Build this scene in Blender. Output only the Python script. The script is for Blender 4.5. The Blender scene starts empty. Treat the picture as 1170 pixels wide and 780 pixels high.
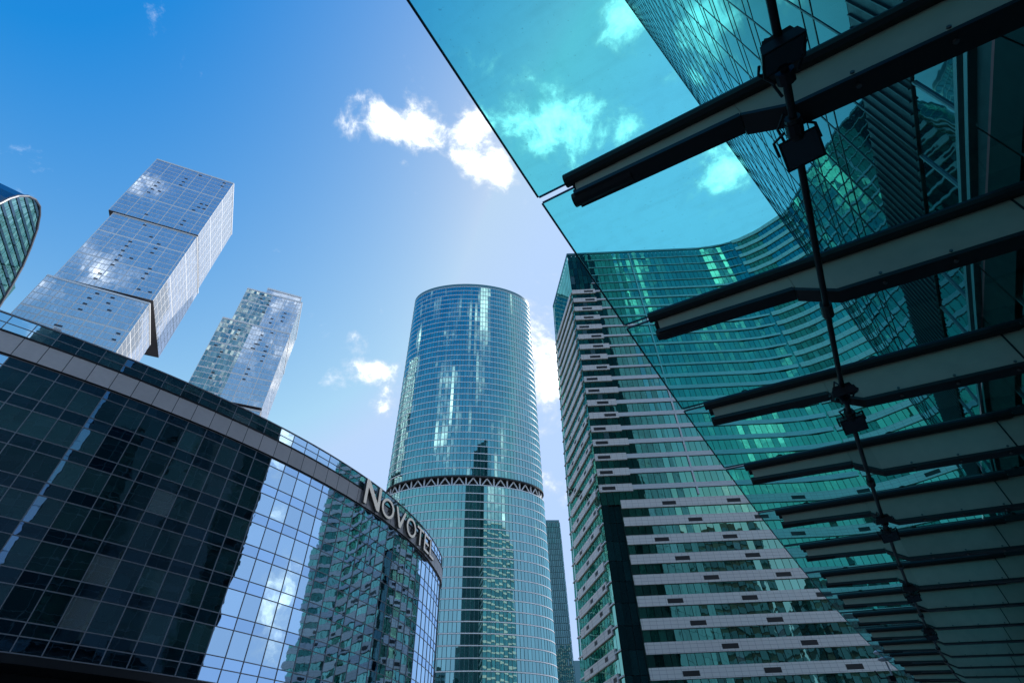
import bpy, math, random
from mathutils import Vector, Matrix
random.seed(7)
rad = math.radians
C = bpy.context.scene.collection
EYE = 1.7                      # height of the camera above the plaza
SUN_AZ, SUN_EL = 50.0, 44.0    # clockwise from +Y, above the horizon

# ------------------------------------------------------------------ mesh builder
class MB:
    def __init__(s): s.v, s.f, s.r, s.m = [], [], [], []
    def face(s, pts, r=None, m=0):
        n = len(s.v); s.v += [tuple(p) for p in pts]; s.f.append(tuple(range(n, n+len(pts))))
        s.r.append(random.random() if r is None else r); s.m.append(m)
    def hexa(s, b, t, r=None, m=0):              # bottom ring and top ring of equal length, closed
        n = len(s.v); k = len(b); s.v += [tuple(p) for p in b] + [tuple(p) for p in t]
        r = random.random() if r is None else r
        fs = [tuple(n+i for i in range(k))[::-1], tuple(n+k+i for i in range(k))]
        for i in range(k):
            j = (i+1) % k; fs.append((n+i, n+j, n+k+j, n+k+i))
        s.f += fs; s.r += [r]*len(fs); s.m += [m]*len(fs)
    def box(s, x0, x1, y0, y1, z0, z1, m=0):
        s.hexa([(x0,y0,z0),(x1,y0,z0),(x1,y1,z0),(x0,y1,z0)], [(x0,y0,z1),(x1,y0,z1),(x1,y1,z1),(x0,y1,z1)], m=m)
    def prism(s, poly, z0, z1):
        s.hexa([(x,y,z0) for x,y in poly], [(x,y,z1) for x,y in poly])
    def tube(s, pts, r, n=10, r2=None):
        pts = [Vector(p) for p in pts]; base = len(s.v); k = len(pts); q = random.random()
        for i, p in enumerate(pts):
            d = (pts[min(i+1,k-1)]-pts[max(i-1,0)]).normalized()
            a = d.cross(Vector((0,0,1)))
            if a.length < 1e-3: a = d.cross(Vector((0,1,0)))
            a.normalize(); b = d.cross(a)
            rr = r if r2 is None else r+(r2-r)*i/(k-1)
            s.v += [tuple(p+(a*math.cos(2*math.pi*j/n)+b*math.sin(2*math.pi*j/n))*rr) for j in range(n)]
        for i in range(k-1):
            for j in range(n):
                s.f.append((base+i*n+j, base+i*n+(j+1)%n, base+(i+1)*n+(j+1)%n, base+(i+1)*n+j)); s.r.append(q); s.m.append(0)
        for ring in (range(n), range((k-1)*n, k*n)):
            s.f.append(tuple(base+j for j in ring)); s.r.append(q); s.m.append(0)
    def strip(s, P, ss, z0, z1, o0, o1):        # a closed bar that follows a path, from offset o0 to o1
        n = len(s.v); q = random.random()
        for a in ss:
            x, y, nx, ny = P(a)
            for o, z in ((o0,z0),(o1,z0),(o1,z1),(o0,z1)): s.v.append((x+nx*o, y+ny*o, z))
        k = len(ss)
        for i in range(k-1):
            for j in range(4):
                s.f.append((n+i*4+j, n+i*4+(j+1)%4, n+i*4+4+(j+1)%4, n+i*4+4+j)); s.r.append(q); s.m.append(0)
        for i in (0, k-1): s.f.append(tuple(n+i*4+j for j in range(4))); s.r.append(q); s.m.append(0)
    def bar(s, P, a, w, z0, z1, o0, o1):        # an upright at path position a
        x, y, nx, ny = P(a); tx, ty = ny, -nx
        pts = [(x+nx*o+tx*u, y+ny*o+ty*u) for u, o in ((-w/2,o0),(w/2,o0),(w/2,o1),(-w/2,o1))]
        s.prism(pts, z0, z1)
    def pane(s, P, a0, a1, z0, z1, off=0., gap=.04, tilt=.004, r=None, ut=0.):
        x0,y0,nx0,ny0 = P(a0); x1,y1,nx1,ny1 = P(a1)
        L = math.hypot(x1-x0, y1-y0); tx, ty = (x1-x0)/L, (y1-y0)/L
        nx, ny = (nx0+nx1)/2, (ny0+ny1)/2
        u, v = (random.gauss(0,tilt)+ut)*L/2, random.gauss(0,tilt)*(z1-z0)/2
        g = gap/2; pts = []
        for su, sv in ((-1,-1),(1,-1),(1,1),(-1,1)):
            d = off+u*su+v*sv; b = (x0+tx*g, y0+ty*g) if su < 0 else (x1-tx*g, y1-ty*g)
            pts.append((b[0]+nx*d, b[1]+ny*d, z0+g if sv < 0 else z1-g))
        s.face(pts, r)

def obj(name, mb, mat, parent=None, base=None, smooth=False, kind=None, label=None):
    b = Vector(base) if base else (Vector(parent['base']) if parent else Vector((0,0,0)))
    me = bpy.data.meshes.new(name)
    me.from_pydata([(x-b.x, y-b.y, z-b.z) for x,y,z in mb.v], [], mb.f)
    at = me.attributes.new('rnd', 'FLOAT', 'FACE'); at.data.foreach_set('value', mb.r)
    for m in (mat if isinstance(mat, (list,tuple)) else [mat]): me.materials.append(m)
    me.polygons.foreach_set('material_index', mb.m)
    if smooth: me.polygons.foreach_set('use_smooth', [True]*len(mb.f))
    me.update()
    o = bpy.data.objects.new(name, me); C.objects.link(o)
    if parent: o.parent = parent
    else: o.location = b
    o['base'] = tuple(b)
    if kind: o['kind'] = kind
    if label: o['label'] = label
    return o
def thing(name, base, label, cat, group=None):
    o = bpy.data.objects.new(name, None); C.objects.link(o); o.location = base; o['base'] = tuple(base)
    o.empty_display_size = .2; o['label'] = label; o['category'] = cat
    if group: o['group'] = group
    return o

# ------------------------------------------------------------------ materials
def nodes(name):
    m = bpy.data.materials.new(name); m.use_nodes = True; nt = m.node_tree; nt.nodes.clear()
    return m, nt, (lambda t, **k: [setattr(n, a, b) for n in [nt.nodes.new(t)] for a, b in [('label', '')] + list(k.items())] and nt.nodes[-1])
def new(nt, t, **k):
    n = nt.nodes.new(t)
    for a, b in k.items(): setattr(n, a, b)
    return n
def rgb(c): return (c[0], c[1], c[2], 1)
def math_node(nt, op, a, b=None, c=None, clamp=False):
    n = new(nt, 'ShaderNodeMath', operation=op, use_clamp=clamp)
    for i, x in enumerate((a, b, c)):
        if x is None: continue
        if isinstance(x, (int, float)): n.inputs[i].default_value = x
        else: nt.links.new(x, n.inputs[i])
    return n.outputs[0]
def mix_col(nt, f, a, b):
    n = new(nt, 'ShaderNodeMix', data_type='RGBA')
    for i, x in ((0, f), (6, a), (7, b)):
        if isinstance(x, (int, float)): n.inputs[i].default_value = x
        elif isinstance(x, tuple): n.inputs[i].default_value = rgb(x)
        else: nt.links.new(x, n.inputs[i])
    return n.outputs[2]

def glass(name, tint, r0, dark, light, wave=.02, scale=.35, rough=.015, power=4.0, pale=.0, palec=(.5,.52,.5), ripple=0.0):
    """coated facade glass: a mirror layer that strengthens at grazing angles over a dim room behind it"""
    m, nt, _ = nodes(name); L = nt.links.new
    out = new(nt, 'ShaderNodeOutputMaterial')
    at = new(nt, 'ShaderNodeAttribute', attribute_name='rnd')
    geo = new(nt, 'ShaderNodeNewGeometry')
    nz = new(nt, 'ShaderNodeTexNoise'); nz.inputs['Scale'].default_value = scale; nz.inputs['Detail'].default_value = 2.5
    L(geo.outputs['Position'], nz.inputs['Vector'])
    bp = new(nt, 'ShaderNodeBump'); bp.inputs['Strength'].default_value = 1; bp.inputs['Distance'].default_value = wave
    h = nz.outputs['Fac']
    if ripple:
        n2 = new(nt, 'ShaderNodeTexNoise'); n2.inputs['Scale'].default_value = scale*6; n2.inputs['Detail'].default_value = 1
        L(geo.outputs['Position'], n2.inputs['Vector'])
        h = math_node(nt, 'ADD', h, math_node(nt, 'MULTIPLY', n2.outputs['Fac'], ripple))
    L(h, bp.inputs['Height'])
    f = math_node(nt, 'POWER', at.outputs['Fac'], 2.0)
    col = mix_col(nt, f, dark, light)
    n3 = new(nt, 'ShaderNodeTexNoise'); n3.inputs['Scale'].default_value = .9; n3.inputs['Detail'].default_value = 4
    L(geo.outputs['Position'], n3.inputs['Vector'])
    col = mix_col(nt, math_node(nt, 'MULTIPLY', n3.outputs['Fac'], .55), col, tuple(c*.25 for c in dark))
    if pale:
        sel = math_node(nt, 'GREATER_THAN', at.outputs['Fac'], 1-pale)
        col = mix_col(nt, sel, col, palec)
    df = new(nt, 'ShaderNodeBsdfDiffuse'); L(col, df.inputs['Color'])
    gl = new(nt, 'ShaderNodeBsdfGlossy'); gl.inputs['Color'].default_value = rgb(tint); gl.inputs['Roughness'].default_value = rough
    L(bp.outputs[0], gl.inputs['Normal'])
    lw = new(nt, 'ShaderNodeLayerWeight'); lw.inputs['Blend'].default_value = .5
    fac = math_node(nt, 'MULTIPLY_ADD', math_node(nt, 'POWER', lw.outputs['Facing'], power), 1-r0, r0, clamp=True)
    fac = math_node(nt, 'MULTIPLY', fac, math_node(nt, 'MULTIPLY_ADD', at.outputs['Fac'], .16, .86), clamp=True)
    mx = new(nt, 'ShaderNodeMixShader'); L(fac, mx.inputs[0]); L(df.outputs[0], mx.inputs[1]); L(gl.outputs[0], mx.inputs[2])
    L(mx.outputs[0], out.inputs['Surface'])
    return m

def solid(name, col, rough=.5, metal=0., var=.12, scale=3., bump=0., glow=0., grid=None):
    m, nt, _ = nodes(name); L = nt.links.new
    out = new(nt, 'ShaderNodeOutputMaterial'); p = new(nt, 'ShaderNodeBsdfPrincipled')
    p.inputs['Roughness'].default_value = rough; p.inputs['Metallic'].default_value = metal
    geo = new(nt, 'ShaderNodeNewGeometry'); nz = new(nt, 'ShaderNodeTexNoise')
    nz.inputs['Scale'].default_value = scale; nz.inputs['Detail'].default_value = 6
    L(geo.outputs['Position'], nz.inputs['Vector'])
    n2 = new(nt, 'ShaderNodeTexNoise'); n2.inputs['Scale'].default_value = scale*.13; n2.inputs['Detail'].default_value = 3
    L(geo.outputs['Position'], n2.inputs['Vector'])
    at = new(nt, 'ShaderNodeAttribute', attribute_name='rnd')
    k = math_node(nt, 'ADD', math_node(nt, 'MULTIPLY', nz.outputs['Fac'], .5), math_node(nt, 'MULTIPLY', n2.outputs['Fac'], .5))
    k = math_node(nt, 'ADD', k, math_node(nt, 'MULTIPLY_ADD', at.outputs['Fac'], .3, -.15))
    c = mix_col(nt, k, tuple(x*(1-2*var) for x in col), tuple(min(1, x*(1+2*var)) for x in col))
    if grid:                                          # panel joints: (step along x+y, step in z, width)
        sp = new(nt, 'ShaderNodeSeparateXYZ'); L(geo.outputs['Position'], sp.inputs[0])
        a = math_node(nt, 'MULTIPLY', sp.outputs[0], 1/grid[0]); a = math_node(nt, 'FRACT', a)
        b = math_node(nt, 'FRACT', math_node(nt, 'MULTIPLY', sp.outputs[2], 1/grid[1]))
        j = math_node(nt, 'MAXIMUM', math_node(nt, 'LESS_THAN', a, grid[2]/grid[0]), math_node(nt, 'LESS_THAN', b, grid[2]/grid[1]))
        c = mix_col(nt, math_node(nt, 'MULTIPLY', j, .55), c, tuple(x*.3 for x in col))
    L(c, p.inputs['Base Color'])
    L(math_node(nt, 'MULTIPLY_ADD', nz.outputs['Fac'], .25, rough-.12, clamp=True), p.inputs['Roughness'])
    if glow:                                          # added glow that lifts the sign letters in the shade
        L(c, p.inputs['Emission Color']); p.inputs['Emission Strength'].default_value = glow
    if bump:
        bp = new(nt, 'ShaderNodeBump'); bp.inputs['Distance'].default_value = bump; L(nz.outputs['Fac'], bp.inputs['Height']); L(bp.outputs[0], p.inputs['Normal'])
    L(p.outputs[0], out.inputs['Surface'])
    return m

def canopy_glass(name, tint):
    m, nt, _ = nodes(name); L = nt.links.new
    out = new(nt, 'ShaderNodeOutputMaterial')
    tr = new(nt, 'ShaderNodeBsdfTransparent')
    geo = new(nt, 'ShaderNodeNewGeometry')
    nz = new(nt, 'ShaderNodeTexNoise'); nz.inputs['Scale'].default_value = .8; nz.inputs['Detail'].default_value = 8; nz.inputs['Roughness'].default_value = .65
    L(geo.outputs['Position'], nz.inputs['Vector'])
    c = mix_col(nt, nz.outputs['Fac'], tuple(x*.93 for x in tint), tuple(min(1, x*1.05) for x in tint))
    L(c, tr.inputs['Color'])
    gl = new(nt, 'ShaderNodeBsdfGlossy'); gl.inputs['Roughness'].default_value = .02; gl.inputs['Color'].default_value = (.8,.95,.93,1)
    lw = new(nt, 'ShaderNodeLayerWeight'); lw.inputs['Blend'].default_value = .5
    fr = math_node(nt, 'MULTIPLY_ADD', math_node(nt, 'POWER', lw.outputs['Facing'], 5.0), .7, .03)
    df = new(nt, 'ShaderNodeBsdfDiffuse'); df.inputs['Color'].default_value = (.25,.4,.38,1)
    n2 = new(nt, 'ShaderNodeTexNoise'); n2.inputs['Scale'].default_value = 7; n2.inputs['Detail'].default_value = 8
    L(geo.outputs['Position'], n2.inputs['Vector'])
    rot = new(nt, 'ShaderNodeVectorRotate', rotation_type='Z_AXIS'); rot.inputs['Angle'].default_value = rad(30); L(geo.outputs['Position'], rot.inputs['Vector'])
    sc_ = new(nt, 'ShaderNodeVectorMath', operation='MULTIPLY'); L(rot.outputs[0], sc_.inputs[0]); sc_.inputs[1].default_value = (.55,5.,1.)
    n4 = new(nt, 'ShaderNodeTexNoise'); n4.inputs['Scale'].default_value = 1.6; n4.inputs['Detail'].default_value = 5; L(sc_.outputs[0], n4.inputs['Vector'])
    n5 = new(nt, 'ShaderNodeTexNoise'); n5.inputs['Scale'].default_value = 34; n5.inputs['Detail'].default_value = 2; L(geo.outputs['Position'], n5.inputs['Vector'])
    specks = math_node(nt, 'MULTIPLY', math_node(nt, 'SUBTRACT', n5.outputs['Fac'], .66, clamp=True), 1.6)
    dirt = math_node(nt, 'MULTIPLY', math_node(nt, 'SUBTRACT', n2.outputs['Fac'], .47, clamp=True), .20)
    dirt = math_node(nt, 'ADD', dirt, math_node(nt, 'MULTIPLY', math_node(nt, 'SUBTRACT', n4.outputs['Fac'], .50, clamp=True), .30))
    dirt = math_node(nt, 'ADD', dirt, specks, clamp=True)
    m0 = new(nt, 'ShaderNodeMixShader'); L(dirt, m0.inputs[0]); L(tr.outputs[0], m0.inputs[1]); L(df.outputs[0], m0.inputs[2])
    m1 = new(nt, 'ShaderNodeMixShader'); L(fr, m1.inputs[0]); L(m0.outputs[0], m1.inputs[1]); L(gl.outputs[0], m1.inputs[2])
    L(m1.outputs[0], out.inputs['Surface'])
    return m

M = {}
M['hotel_glass']   = glass('hotel glass', (.60,.83,1.0), .78, (.006,.03,.032), (.22,.56,.52), wave=.006, scale=.5, power=3.2, pale=.03, palec=(.50,.60,.56))
M['hotel_spandrel']= glass('hotel spandrel glass', (.52,.76,1.0), .78, (.003,.006,.012), (.006,.01,.02), wave=.006, scale=.5, power=3.2)
M['hotel_band']    = solid('hotel cornice panel', (.80,.73,.69), .5, .0, .08)
M['hotel_dark']    = solid('hotel dark soffit', (.012,.013,.015), .5)
M['hotel_mullion'] = solid('hotel mullion metal', (.34,.35,.37), .45, .3, .05)
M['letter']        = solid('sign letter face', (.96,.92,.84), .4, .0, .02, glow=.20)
M['letter_side']   = solid('sign letter return', (.10,.09,.085), .5, .2)
M['round_glass']   = glass('round tower glass', (.50,.90,.88), .48, (.003,.05,.05), (.06,.32,.29), wave=.012, scale=.22, power=3, pale=.02, palec=(.25,.42,.42))
M['round_edge']    = solid('round tower floor edge', (.90,.94,.93), .4, .2, .08)
M['round_frame']   = solid('round tower frame', (.10,.24,.26), .45, .2, .08)
M['white_steel']   = solid('white steel', (.72,.73,.72), .45, .0, .06)
M['dark_recess']   = solid('dark recess', (.035,.04,.045), .7)
M['strip_glass']   = glass('striped tower glass', (.42,.90,.68), .42, (.002,.022,.017), (.022,.19,.125), wave=.016, scale=.3, power=3, pale=.03, palec=(.10,.18,.18))
M['strip_stone']   = solid('striped tower stone', (.99,.86,.765), .6, .0, .06, 1.2, grid=(1.2,.6,.06))
M['strip_line']    = solid('striped tower floor line', (.80,.80,.77), .5, .0, .06)
M['strip_dark']    = glass('striped tower dark glass', (.35,.7,.7), .17, (.003,.018,.02), (.008,.05,.05), wave=.01, scale=.3)
M['vent']          = solid('dark vent grille', (.022,.019,.018), .6)
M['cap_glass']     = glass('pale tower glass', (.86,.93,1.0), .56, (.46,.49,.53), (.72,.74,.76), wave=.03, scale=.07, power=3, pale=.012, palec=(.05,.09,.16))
M['cap_sunlit']    = glass('pale tower sunlit glass', (.95,.97,1.0), .46, (.60,.61,.62), (.84,.84,.83), wave=.03, scale=.08, power=3)  # whiter copy of the pale glass; the sunlit side put into its colour
M['cap_reflection']    = glass('pale tower reflection glass', (.72,.86,.80), .45, (.03,.07,.06), (.30,.36,.32), wave=.05, scale=.2, power=3)  # darker green copy; the neighbouring tower's reflection put into its colour
M['cap_frame']     = solid('pale tower frame', (.78,.78,.77), .45, .1, .06)
M['cap_dark']      = solid('pale tower soffit', (.045,.042,.05), .6)
M['slim_glass']    = glass('slim tower glass', (.38,.70,.72), .26, (.004,.04,.045), (.03,.12,.12), wave=.02, scale=.2, power=3)
M['slim_trim']     = solid('slim tower pale trim', (.70,.78,.80), .4, .1)
M['arch_glass']    = glass('arched tower glass', (.62,.95,.86), .42, (.02,.14,.12), (.16,.42,.34), wave=.02, scale=.2, power=3)
M['arch_dark']     = glass('arched tower dark glass', (.5,.7,.8), .25, (.006,.02,.03), (.01,.04,.05), wave=.02, scale=.2)
M['arch_rim']      = solid('arched tower rim', (.10,.11,.13), .4, .4)
M['near_glass']    = glass('office facade glass', (.58,.90,.97), .030, (.002,.010,.011), (.005,.02,.02), wave=.008, scale=.4, power=3.1)
M['near_spandrel'] = glass('office spandrel glass', (.56,.86,.92), .035, (.002,.007,.008), (.003,.01,.012), wave=.008, scale=.4, power=3.1)
M['end_glass']     = glass('office end wall glass', (.60,.88,.95), .42, (.004,.03,.035), (.02,.08,.08), wave=.02, scale=.3, power=3)
M['stair_glass']   = glass('office stair glass', (.6,.8,1.0), .30, (.01,.03,.05), (.03,.06,.09), wave=.02, scale=.8, power=3)
M['near_dark']     = solid('office dark cladding', (.010,.012,.014), .45, .2)
M['near_metal']    = solid('office mullion metal', (.045,.06,.062), .4, .5)
M['near_rail']     = solid('office bright rail', (.33,.34,.33), .4, .4)
M['rib_panel']     = solid('canopy rib panel', (.50,.44,.32), .5, .0, .16, 5., grid=None)
M['rib_dark']      = solid('canopy dark steel', (.028,.029,.027), .45, .3)
M['rib_bolt']      = solid('bolt steel', (.16,.16,.15), .4, .5)
M['pipe']          = solid('canopy pipe', (.018,.021,.022), .4, .4)
M['lamp_body']     = solid('floodlight housing', (.012,.013,.016), .5, .2)
M['lamp_lens']     = glass('floodlight lens', (.8,.85,.9), .10, (.02,.02,.028), (.03,.03,.04), wave=.001, scale=9.)
M['canopy_glass']  = canopy_glass('canopy glass', (.20,.82,.79))
M['canopy_inner']  = canopy_glass('canopy inner glass', (.07,.40,.38))  # inner panels tinted darker; shade towards the wall put into the tint
M['glass_edge']    = solid('canopy glass edge', (.02,.06,.07), .3)
M['roof_grey']     = solid('roof screen', (.36,.36,.36), .6)
M['paving']        = solid('granite paving', (.36,.35,.33), .7, 0, .1, 2., grid=(.9,.9,.02))
M['ground']        = solid('city ground', (.22,.21,.20), .9, 0, .15, .3)
M['concrete']      = solid('concrete', (.30,.30,.29), .8)

# ------------------------------------------------------------------ the setting: ground and plaza
g = MB(); g.face([(-3000,-3000,0),(3000,-3000,0),(3000,3000,0),(-3000,3000,0)])
o = obj('ground', g, M['ground'], kind='structure')
g = MB(); g.face([(-90,-70,.004),(120,-70,.004),(120,180,.004),(-90,180,.004)])
o = obj('plaza', g, M['paving'], kind='structure')

# ------------------------------------------------------------------ path helpers
def turn_path(x0, y0, s0, s1, ds, theta, side):
    """a curve from its heading theta(s) (degrees clockwise from +Y); (x0,y0) at s=0; side=+1: outward is to the right of travel"""
    n0 = int(round(-s0/ds)); n1 = int(round(s1/ds)); pts = {0:(x0,y0)}
    for i in range(n1):
        t = rad(theta((i+.5)*ds)); x, y = pts[i]; pts[i+1] = (x+math.sin(t)*ds, y+math.cos(t)*ds)
    for i in range(n0):
        t = rad(theta(-(i+.5)*ds)); x, y = pts[-i]; pts[-i-1] = (x-math.sin(t)*ds, y-math.cos(t)*ds)
    def P(s):
        k = s/ds; i = max(-n0, min(n1-1, math.floor(k))); f = k-i
        a, b = pts[i], pts[i+1]; t = rad(theta(s))
        return (a[0]+(b[0]-a[0])*f, a[1]+(b[1]-a[1])*f, math.cos(t)*side, -math.sin(t)*side)
    return P
def poly_path(pts, side, closed=False):
    """straight runs between points; normals per run"""
    P0 = pts + [pts[0]] if closed else pts
    seg, acc = [], 0.
    for a, b in zip(P0, P0[1:]):
        l = math.hypot(b[0]-a[0], b[1]-a[1]); seg.append((acc, l, a, b)); acc += l
    def P(s):
        for q in seg:
            if s <= q[0]+q[1]+1e-6: break
        f = (s-q[0])/q[1]; a, b = q[2], q[3]; tx, ty = (b[0]-a[0])/q[1], (b[1]-a[1])/q[1]
        return (a[0]+(b[0]-a[0])*f, a[1]+(b[1]-a[1])*f, ty*side, -tx*side)
    return P, acc
def frange(a, b, n): return [a+(b-a)*i/n for i in range(n+1)]

# ------------------------------------------------------------------ the hotel (curved, blue glass, left)
H = 36.0
def hotel_heading(s):
    u = s/H
    if u < 0: return min(57., 51-19*u)
    t = 51-19*u-3*u*u
    if u > 1.95: t -= 95*(u-1.95)
    return t
HP = turn_path(-1.300*H, .848*H, -30, 108, .5, hotel_heading, 1)
def hz(f): return f*H+EYE
hotel = thing('hotel_building', (-40,45,0), 'curved dark blue glass hotel with a grey cornice band and raised sign letters', 'hotel')
MOD = 1.90; S0, NCOL = -25.65, 69
cols = [S0+MOD*i for i in range(NCOL+1)]
S1 = cols[-1]
fine = frange(S0, S1, 140)
rows = []
z = .343
rows_short = [(.289,.318),(.318,.343)]; rows_tall = []
for i in range(6):
    rows_tall.append((z, z+.0615)); z += .0615
    if i < 5: rows_short.append((z, z+.0298)); z += .0298
rows_short += [(.861,.887)]
# a dark backing keeps the joints between panes closed
b = MB(); b.strip(HP, fine, hz(.2875), hz(.888), -.5, -.10); obj('core_wall', b, M['hotel_dark'], hotel)
big = []
for (a, c) in rows_tall:
    for i in range(NCOL): big.append((a, c, i))
def near_first(q):                                    # the hundred that show largest: columns -30..-12 m nearest the camera
    x, y, _, _ = HP(cols[q[2]]); inview = cols[q[2]] > 0
    return (0 if inview else 1, x*x+y*y+(q[0]*H)**2)
big.sort(key=near_first)
for a, c, i in big[:100]:
    b = MB(); b.pane(HP, cols[i], cols[i+1], hz(a), hz(c), 0, .05, .0022); obj('window', b, M['hotel_glass'], hotel)
b = MB()
for a, c, i in big[100:]: b.pane(HP, cols[i], cols[i+1], hz(a), hz(c), 0, .05, .0040 if cols[i] > 48 else .0022)
obj('window', b, M['hotel_glass'], hotel, kind='stuff')
for a, c in rows_short:
    b = MB()
    for i in range(NCOL): b.pane(HP, cols[i], cols[i+1], hz(a), hz(c), 0, .05, .0040 if cols[i] > 48 else .0022)
    obj('spandrel_row', b, M['hotel_spandrel'], hotel)
levels = sorted({round(v,4) for r in rows_short+rows_tall for v in r})
for v in levels:
    b = MB(); b.strip(HP, fine, hz(v)-.035, hz(v)+.035, -.06, .045); obj('transom', b, M['hotel_mullion'], hotel)
for i in range(NCOL+1):
    b = MB(); b.bar(HP, cols[i], .065, hz(.2885), hz(.8875), -.05, .06); obj('mullion', b, M['hotel_mullion'], hotel)
# cornice band of flat panels, its shadow gap and the glass parapet
b = MB()
for i in range(NCOL): b.pane(HP, cols[i], cols[i+1], hz(.889), hz(.945), .24, .05, .0008)
obj('cornice_band', b, M['hotel_band'], hotel)
b = MB(); b.strip(HP, fine, hz(.8885), hz(.9455), -.4, .20); b.strip(HP, fine, hz(.9455), hz(.9495), -.4, .30); obj('cornice_core', b, M['hotel_dark'], hotel)
b = MB(); b.strip(HP, fine, hz(.9495), hz(.999), -.35, -.08); obj('parapet_core', b, M['hotel_dark'], hotel)
for a, c in ((.950,.975),(.975,.9995)):
    b = MB()
    for i in range(NCOL): b.pane(HP, cols[i], cols[i+1], hz(a), hz(c), .02, .05, .003)
    obj('parapet_glass', b, M['hotel_spandrel'] if False else M['hotel_glass'], hotel)
b = MB()
for i in range(NCOL+1): b.bar(HP, cols[i], .06, hz(.950), hz(.9995), -.03, .07)
b.strip(HP, fine, hz(.975)-.03, hz(.975)+.03, -.02, .06)
obj('parapet_frame', b, M['hotel_mullion'], hotel)
b = MB(); b.strip(HP, fine, hz(.9996), hz(1.003), -.5, .10); obj('roof_coping', b, M['hotel_mullion'], hotel)
# soffit, recessed base, back and roof
def inner(s, d):
    x, y, nx, ny = HP(s); return (x-nx*d, y-ny*d)
b = MB(); b.strip(HP, fine, hz(.272), hz(.2874), -22, .05); obj('soffit', b, M['hotel_dark'], hotel)
b = MB(); b.strip(HP, fine, .0, hz(.2715), -8, -3.2); obj('base_wall', b, M['hotel_dark'], hotel)
for i in range(2, NCOL, 6):
    x, y = inner(cols[i], 1.4); b = MB(); b.tube([(x,y,.0),(x,y,hz(.2715))], .42, 16); obj('column', b, M['concrete'], hotel, smooth=True)
b = MB(); b.strip(HP, fine, hz(.985), hz(.995), -22, -.36); obj('roof', b, M['roof_grey'], hotel)
b = MB(); b.strip(HP, fine, hz(.2876), hz(.984), -22.6, -22); obj('rear_wall', b, M['hotel_dark'], hotel)
b = MB()
scr = frange(49.0, 84.0, 30)
b.strip(HP, scr, hz(.996), hz(1.052), -3.4, -3.0); obj('roof_screen', b, M['roof_grey'], hotel)

# sign letters, each flat on the tangent of the wall at its own place
sign = thing('hotel_sign', (*HP(68)[:2], hz(.9)), 'raised beige capital letters along the cornice of the curved hotel', 'sign')
def ring(w, h, tx, ty, n=36):
    o_ = [(w/2+w/2*math.cos(2*math.pi*i/n), h/2+h/2*math.sin(2*math.pi*i/n)) for i in range(n)]
    i_ = [(w/2+(w/2-tx)*math.cos(2*math.pi*i/n), h/2+(h/2-ty)*math.sin(2*math.pi*i/n)) for i in range(n)]
    return o_, i_
def glyph(ch, w, h):
    t = .17*h; th = .13*h
    if ch == 'N': return [(0,0),(t*.92,0),(t*.92,h*.70),(w-t*1.02,0),(w,0),(w,h),(w-t*.92,h),(w-t*.92,h*.30),(t*1.02,h),(0,h)]
    if ch == 'V': return [(w/2-t*.52,0),(w/2+t*.52,0),(w,h),(w-t*1.05,h),(w/2,h*.27),(t*1.05,h),(0,h)]
    if ch == 'T': return [(w/2-t/2,0),(w/2+t/2,0),(w/2+t/2,h-th),(w,h-th),(w,h),(0,h),(0,h-th),(w/2-t/2,h-th)]
    if ch == 'E': return [(0,0),(w,0),(w,th),(t,th),(t,h/2-th/2),(w*.9,h/2-th/2),(w*.9,h/2+th/2),(t,h/2+th/2),(t,h-th),(w,h-th),(w,h),(0,h)]
    if ch == 'L': return [(0,0),(w,0),(w,th),(t,th),(t,h),(0,h)]
def letter(ch, s, w, h, zb, tilt=0):
    x, y, nx, ny = HP(s+w/2); tx, ty = -ny, nx      # along the wall, left to right as seen from outside
    if tx*math.sin(rad(hotel_heading(s)))+ty*math.cos(rad(hotel_heading(s))) < 0: tx, ty = -tx, -ty
    def W(u, v, d): return (x+tx*(u-w/2)+nx*d, y+ty*(u-w/2)+ny*d, zb+v)
    b = MB(); d0, d1 = .42, .80
    if ch == 'O':
        o_, i_ = ring(w, h, .15*h, .125*h); n = len(o_)
        for k in range(n):
            j = (k+1) % n
            b.face([W(*o_[k],d1),W(*o_[j],d1),W(*i_[j],d1),W(*i_[k],d1)], .5)
            b.face([W(*o_[k],d0),W(*i_[k],d0),W(*i_[j],d0),W(*o_[j],d0)], .5, 1)
            b.face([W(*o_[k],d0),W(*o_[j],d0),W(*o_[j],d1),W(*o_[k],d1)], .5, 1)
            b.face([W(*i_[k],d1),W(*i_[j],d1),W(*i_[j],d0),W(*i_[k],d0)], .5, 1)
    else:
        p = glyph(ch, w, h); n = len(p)
        b.face([W(u,v,d1) for u,v in p], .5); b.face([W(u,v,d0) for u,v in p[::-1]], .5, 1)
        for k in range(n):
            j = (k+1) % n; b.face([W(*p[k],d0),W(*p[j],d0),W(*p[j],d1),W(*p[k],d1)], .5, 1)
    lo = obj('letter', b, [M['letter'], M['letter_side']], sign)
    f = MB()
    for u in (.25, .75):
        q = [W(w*u-.05, h*.45, .22), W(w*u+.05, h*.45, .22), W(w*u+.05, h*.55, .22), W(w*u-.05, h*.55, .22)]
        r_ = [W(w*u-.05, h*.45, d0-.003), W(w*u+.05, h*.45, d0-.003), W(w*u+.05, h*.55, d0-.003), W(w*u-.05, h*.55, d0-.003)]
        f.hexa(q, r_)
    obj('bracket', f, M['letter_side'], lo)
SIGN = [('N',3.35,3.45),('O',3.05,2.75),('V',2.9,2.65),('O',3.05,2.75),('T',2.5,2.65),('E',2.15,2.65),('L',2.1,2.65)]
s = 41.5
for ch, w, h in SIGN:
    letter(ch, s, w, h, hz(.892)); s += w+.38

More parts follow.
